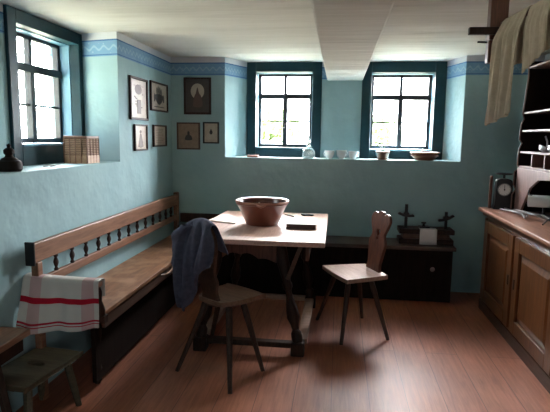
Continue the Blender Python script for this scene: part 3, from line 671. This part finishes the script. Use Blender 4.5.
b = B(); bx(b, 1.262, 1.284, 4.40, 4.422, .884, 1.155); tag(obj('stick', b, redwood, smooth=0, bevel=.003), 'thin upright brown stick left of the kitchen scale', 'stick')

# ------------------------------------------------------------------ hanging rack and cloths
Rk = (.69, 2.5, 2.2)
hr = thing('drying_rack', 'reddish wooden post with crossbars hanging from the ceiling at upper right', 'rack', Rk)
b = B(); bx(b, .658, .735, 2.46, 2.52, 1.90, ZC-.001); bx(b, .658, .70, 2.465, 2.515, 1.80, 1.90); rel(obj('post', b, redwood, hr, smooth=0, bevel=.006), Rk)
b = B(); bx(b, .562, .735, 2.43, 2.459, 1.918, 1.950); rel(obj('crossbar', b, darkwood, hr, smooth=0, bevel=.004), Rk)
b = B(); tube(b, [(.615, 2.49, 1.895), (.657, 2.49, 1.893)], .005); rel(obj('peg', b, blackM, hr), Rk)
b = B(); tube(b, [(.71, 2.459, 1.965), (.76, 2.25, 1.975), (.79, 2.02, 1.985)], .013); lathe(b, [(.001, 0), (.02, .005), (.026, .02), (.02, .035), (.001, .04)], 14, Matrix.Translation((.79, 2.02, 1.985)) @ Matrix.Rotation(PI/2, 4, 'X'), caps=False); rel(obj('arm', b, redwood, hr), Rk)
# cloth draped over arm: plane roughly along the arm
def hang(y0, y1, drop0, drop1, back, thick_folds, ph, off=0.0, narrow=0.0):
    def fn(u, v):
        s = v*(1+back) - back       # -back..1
        y = y0 + (y1-y0)*u; xc = .71 + (.79-.71)*(2.459-y)/.44; zc = 1.965 + .02*(2.459-y)/.44
        L = drop0 + (drop1-drop0)*u
        if abs(s) < .05: ang = s/.05*PI/2; return Vector((xc - .017*math.sin(ang), y, zc + .017*math.cos(ang)))
        sg = 1 if s > 0 else -1; d = (abs(s)-.05)*L
        k = min(1, d/.08)
        f = thick_folds*math.sin(u*15+ph) + thick_folds*.5*math.sin(u*31+ph*2+d*6)
        yy = y + ((y0+y1)/2 - y)*narrow*k*(.6 if d < .2 else .5) 
        return Vector((xc - sg*(.018 + k*(.012+abs(f))) - off*d/.4, yy, zc - d))
    return fn
tag(cloth('linen_cloth', hang(2.42, 2.22, .48, .44, .45, .022, .4, .018, -.10), 26, 34, linenM, .005), 'long cream linen cloth hanging from the rack arm beside the post', 'cloth', None)
tag(cloth('linen_cloth', hang(2.21, 2.05, .275, .21, .7, .012, 1.7, -.01, .10), 22, 26, linenM, .005), 'shorter cream cloth on the rack arm nearest the round knob', 'cloth', None)

# ------------------------------------------------------------------ pictures
def pic_mat(name, bg, ink, kind):
    m, nt, b = new_mat(name); L = nt.links
    t = N(nt, 'ShaderNodeTexCoord'); n = N(nt, 'ShaderNodeTexNoise', Scale=30.0, Detail=6.0); L.new(t.outputs['Object'], n.inputs['Vector'])
    c = ramp(nt, n.outputs[0], [(.35, [x*.8 for x in bg]), (.65, bg)]); L.new(c, b.inputs['Base Color']); b.inputs['Roughness'].default_value = .35
    return m
paperA = pic_mat('aged_print', (.42, .33, .25), None, 0); paperB = pic_mat('aged_brown_print', (.26, .17, .115), None, 0); paperD = pic_mat('dark_print', (.045, .03, .025), None, 0)
inkM = plain('print_ink', (.03, .022, .02), .5, bump=0); ink2 = plain('pale_print_tone', (.40, .33, .25), .5, bump=0); ink3 = plain('brown_print_ink', (.085, .045, .035), .5, bump=0)
def picture(wall, a0, a1, z0, z1, label, paper, motif, fw=.012, tilt=0, fm=None, mat2=None):
    w, h = a1-a0, z1-z0; cx, cz = (a0+a1)/2, (z0+z1)/2
    t = thing('framed_picture', label, 'picture', (cx, YB, cz) if wall == 'b' else (XL, cx, cz), 0 if wall == 'b' else PI/2)
    # local: x right, y away from room, z up
    M = Matrix.Rotation(tilt, 4, 'Y')
    b = B(); y0, y1 = -.020, -.001
    bx(b, -w/2, -w/2+fw, y0, y1, -h/2, h/2, M); bx(b, w/2-fw, w/2, y0, y1, -h/2, h/2, M); bx(b, -w/2+fw, w/2-fw, y0, y1, h/2-fw, h/2, M); bx(b, -w/2+fw, w/2-fw, y0, y1, -h/2, -h/2+fw, M)
    obj('frame', b, fm or darkwood, t, smooth=0, bevel=.002)
    b = B(); bx(b, -w/2+fw, w/2-fw, -.008, -.002, -h/2+fw, h/2-fw, M); pm = obj('print', b, paper, t, smooth=0)
    if mat2:
        b = B(); bx(b, -w*.28, w*.28, -.0095, -.0081, -h*.32, h*.32, M); obj('inner_print', b, mat2, pm, smooth=0)
    def flat(name, polys, mat, lvl=0):
        b = B(); MM = M @ Matrix(((1, 0, 0, 0), (0, 0, -1, 0), (0, 1, 0, 0), (0, 0, 0, 1))); z = .0082 + .0014*lvl
        for i, p in enumerate(polys): prism(b, [(x*w, y*h) for x, y in p], z, z + .0008 + .0001*i, MM)
        obj(name, b, mat, pm, smooth=0)
    def rects(lst): return [[(x0, y0), (x1, y0), (x1, y1), (x0, y1)] for x0, x1, y0, y1 in lst]
    rnd = random.Random(label)
    if motif == 'long':
        flat('print_motif', [circ(-.02, .22, .20, 14, .12)] + rects([(-.28, .28, .30-.0, .31)]) + [circ(rnd.uniform(-.25, .25), rnd.uniform(-.4, .4), rnd.uniform(.02, .05), 7, rnd.uniform(.01, .03)) for _ in range(16)] + rects([(-.10, .10, -.35, -.02)]), ink3)
    elif motif == 'arms':
        flat('print_motif', [smooth_loop([(-.20, .08), (.20, .08), (.19, -.12), (0, -.27), (-.19, -.12)], 3), circ(-.12, .20, .035, 8, .13), circ(-.04, .24, .03, 8, .14), circ(.05, .22, .035, 8, .14), circ(.13, .19, .03, 8, .11), smooth_loop([(-.30, .02), (-.24, .10), (-.22, -.10), (-.28, -.18)], 3), smooth_loop([(.30, .02), (.24, .10), (.22, -.10), (.28, -.18)], 3)] + rects([(-.28, .28, -.36, -.33)]), inkM)
    elif motif == 'figure':
        flat('print_motif', [smooth_loop([(-.20, -.35), (-.08, 0), (-.05, .14), (.05, .14), (.10, 0), (.20, -.35)], 2), circ(0, .22, .08, 10, .06)], ink3)
    elif motif == 'text':
        flat('print_motif', rects([(-.28, .28 - .1*(i % 3 == 2), .30-.075*i, .315-.075*i) for i in range(9)]), ink3)
    elif motif == 'oval':
        flat('print_motif', [circ(0, .13, .25, 24, .21)], ink2); flat('figure_motif', [smooth_loop([(-.16, -.28), (-.12, -.02), (-.06, .08), (0, .24), (.06, .08), (.14, -.02), (.17, -.28)], 3)], ink3, 1)
    elif motif == 'bust':
        flat('print_motif', [smooth_loop([(-.15, -.14), (-.12, 0), (-.05, .05), (-.05, .14), (0, .18), (.05, .14), (.05, .05), (.12, 0), (.15, -.14)], 3)], inkM)
    elif motif == 'small':
        flat('print_motif', [circ(0, .02, .10, 12, .10), circ(0, .12, .05, 10, .05)], inkM, 1 if mat2 else 0)
    return t
picture('l', 3.86, 4.225, 1.575, 1.915, 'tall framed print, upper left of the four on the left wall', paperA, 'long', .018)
picture('l', 4.30, 4.735, 1.668, 1.925, 'framed print of a crest with plumes, upper right on the left wall', paperA, 'arms', .014)
picture('l', 3.93, 4.20, 1.325, 1.54, 'small framed print of a robed figure, lower left on the left wall', paperA, 'figure', .014)
picture('l', 4.35, 4.685, 1.350, 1.546, 'small framed page of text, lower right on the left wall, nearest the corner', paperA, 'text', .014)
picture('b', -1.515, -1.245, 1.660, 2.012, 'dark picture with a pale oval figure, the largest on the back wall', paperD, 'oval', .020)
picture('b', -1.590, -1.357, 1.318, 1.582, 'brown portrait print, lower left on the back wall nearest the corner', paperB, 'bust', .014, fm=bench_dark)
picture('b', -1.326, -1.166, 1.380, 1.588, 'small black-framed print, lower right on the back wall beside the niche', paperA, 'small', .014, mat2=ink2, fm=blackM)

# ------------------------------------------------------------------ things on the window sills
yS = 4.97; zS = ZS+.0005
b = B(); bx(b, -.90, -.79, 4.93, 5.01, zS, zS+.022); tag(obj('wooden_box', b, plain('red_brown_box', (.28, .10, .07), .5), smooth=0, bevel=.003), 'small flat red-brown box at the left end of the back sill', 'box')
fl = thing('glass_flask', 'clear round-bellied glass bottle on the sill by the left back window', 'bottle', (-.293, yS, zS))
b = B(); lathe(b, [(.001, .0), (.055, .0), (.063, .01), (.063, .05), (.058, .075), (.035, .10), (.017, .115), (.014, .13), (.014, .165), (.019, .17), (.019, .176), (.012, .176)], 28, caps=False); obj('body', b, bottleM, fl)
b = B(); lathe(b, [(.001, .168), (.011, .168), (.012, .19), (.001, .192)], 14, caps=False); obj('stopper', b, whiteM, fl)
cprof = [(.001, .0), (.024, .0), (.025, .008), (.038, .022), (.045, .045), (.046, .062), (.050, .078), (.046, .078), (.041, .046), (.034, .026), (.022, .014), (.001, .012)]
def cup(x, y, label, handle_a, tilt=0, scl=1):
    t = thing('china_cup', label, 'cup', (x, y, zS), handle_a, 'white cups on the back sill')
    b = B(); lathe(b, [(r*scl, z*scl) for r, z in cprof], 28, caps=False); obj('body', b, whiteM, t)
    b = B(); tube(b, [(.040*scl, 0, .065*scl), (.060*scl, 0, .062*scl), (.066*scl, 0, .045*scl), (.056*scl, 0, .026*scl), (.034*scl, 0, .024*scl)], .0045); obj('handle', b, whiteM, t)
cup(-.09, yS, 'white china cup nearest the glass bottle, leftmost of three', 2.6, 0, 1.0)
cup(.028, yS, 'white china cup in the middle of the three between the windows', -.6, 0, 1.05)
cup(.138, yS-.01, 'white china cup nearest the right window, rightmost of three', .4, 0, .98)
fp = thing('flower_pot', 'small red-brown pot with a pale flower before the right window', 'potted plant', (.42, yS, zS))
b = B(); lathe(b, [(.001, 0), (.045, 0), (.05, .006), (.058, .055), (.062, .06), (.066, .065), (.066, .08), (.058, .082), (.052, .07), (.001, .068)], 24, caps=False); obj('pot', b, clayM, fp)
b = B()
for i in range(7):
    a = i*.9; r = .03+.012*(i % 3); tube(b, [(0, 0, .07), (r*.5*math.cos(a), r*.5*math.sin(a), .11), (r*math.cos(a)-.02, r*math.sin(a), .135+.01*(i % 4))], [.0025, .002, .0012], 6)
    p = Vector((r*math.cos(a)-.02, r*math.sin(a), .135+.01*(i % 4))); lathe(b, [(.001, -.004), (.013, 0), (.001, .003)], 6, Matrix.Translation(p) @ Matrix.Rotation(.6*math.sin(a*3), 4, 'X'), caps=False)
obj('foliage', b, plain('dark_leaf', (.05, .10, .04), .6), fp)
b = B()
for dx, dy, dz in ((-.055, 0, .17), (-.035, .01, .19), (-.02, -.012, .165)):
    tube(b, [(0, 0, .08), (dx*.7, dy, dz-.03), (dx, dy, dz)], .0018, 6)
    for k in range(6): lathe(b, [(.001, 0), (.012, .002), (.001, .006)], 8, Matrix.Translation((dx, dy, dz)) @ Matrix.Rotation(k*PI/3, 4, 'Z') @ Matrix.Rotation(1.0, 4, 'Y') @ Matrix.Translation((.006, 0, 0)), caps=False)
obj('blossom', b, plain('pale_petal', (.72, .74, .66), .6), fp)
def dish(z, R, h, mat, label, x):
    b = B(); lathe(b, [(.001, z), (R*.62, z), (R*.66, z+.004), (R*.92, z+h*.75), (R*1.0, z+h*.8), (R*1.0, z+h), (R*.92, z+h), (R*.6, z+.014), (.001, z+.012)], 40, caps=False)
    o = obj('clay_dish', b, mat); o.location = (x, 5.0, zS); tag(o, label, 'dish', 'stacked clay dishes')
dish(0, .128, .050, clayM, 'brown clay dish on the back sill, lower of the stacked pair', .815)
dish(.030, .138, .048, plain('orange_clay', (.30, .12, .06), .4, coat=.2), 'orange-brown clay dish, upper of the stacked pair on the sill', .818)

# wicker basket on the left sill
kx, ky = -1.80, 3.385
wk = thing('wicker_basket', 'rectangular wicker basket on the left window sill', 'basket', (kx, ky, zS), .0)
wk.scale = (.88, .86, 1)
def shell(bm, hx, hy, z0, z1, th, fl=0):
    bx(bm, -hx-fl, hx+fl, -hy-fl, -hy+th, z0, z1); bx(bm, -hx-fl, hx+fl, hy-th, hy+fl, z0, z1); bx(bm, -hx-fl, -hx+th, -hy+th, hy-th, z0, z1); bx(bm, hx-th, hx+fl, -hy+th, hy-th, z0, z1)
b = B(); shell(b, .095, .10, .004, .175, .007); bx(b, -.088, .088, -.093, .093, .004, .012); obj('woven_wall', b, wickerM, wk, smooth=0)
b = B(); shell(b, .095, .10, .172, .190, .010, .004); obj('rim', b, railM, wk, smooth=0, bevel=.004)
b = B()
for i in range(5):
    y = -.10+.20*i/4
    for s in (-1, 1): tube(b, [(s*.097, y, 0.003), (s*.0975, y, .172)], .004, 6)
for i in range(5):
    x = -.095+.19*i/4
    for s in (-1, 1): tube(b, [(x, s*.102, 0.003), (x, s*.1025, .172)], .004, 6)
obj('stake', b, railM, wk)
b = B(); bx(b, -.0985, .0985, -.1035, .1035, .0, .055); obj('lower_band', b, wood('tan_strip', (.34, .18, .09), (.48, .28, .16), .5, 'Y'), wk, smooth=0)
# dark stacked pot
dp = thing('lidded_pot', 'dark lidded pot at the left end of the window sill', 'pot', (-1.74, 2.50, zS))
dp.scale = (.76, .76, .95)
b = B(); lathe(b, [(.001, 0), (.070, 0), (.082, .012), (.085, .04), (.075, .058), (.06, .062)], 28, caps=False); obj('body', b, dark_shadeM, dp)
b = B(); lathe(b, [(.062, .062), (.05, .072), (.03, .08), (.025, .09), (.035, .10), (.036, .118), (.024, .128), (.012, .132), (.014, .148), (.001, .154)], 24, caps=False); obj('lid', b, dark_shadeM, dp)
# scissors
sz = thing('scissors', 'small dark scissors lying open on the left window sill', 'scissors', (-1.79, 2.98, zS), .3)
for s in (-1, 1):
    b = B(); prism(b, [(s*.004, -.005), (s*.010-.004, .0), (s*.030, .10), (s*.028, .102), (s*.002, .01)], .002 + .002*(s > 0), .004 + .002*(s > 0))
    tube(b, [(0, 0, .004), (-s*.012, -.035, .005)], .003, 6)
    tube(b, [(-s*.02 + .014*math.cos(a*PI/6), -.055 + .022*math.sin(a*PI/6), .005) for a in range(13)], .003, 6); obj('blade', b, ironM, sz)
# leaning stick at far left
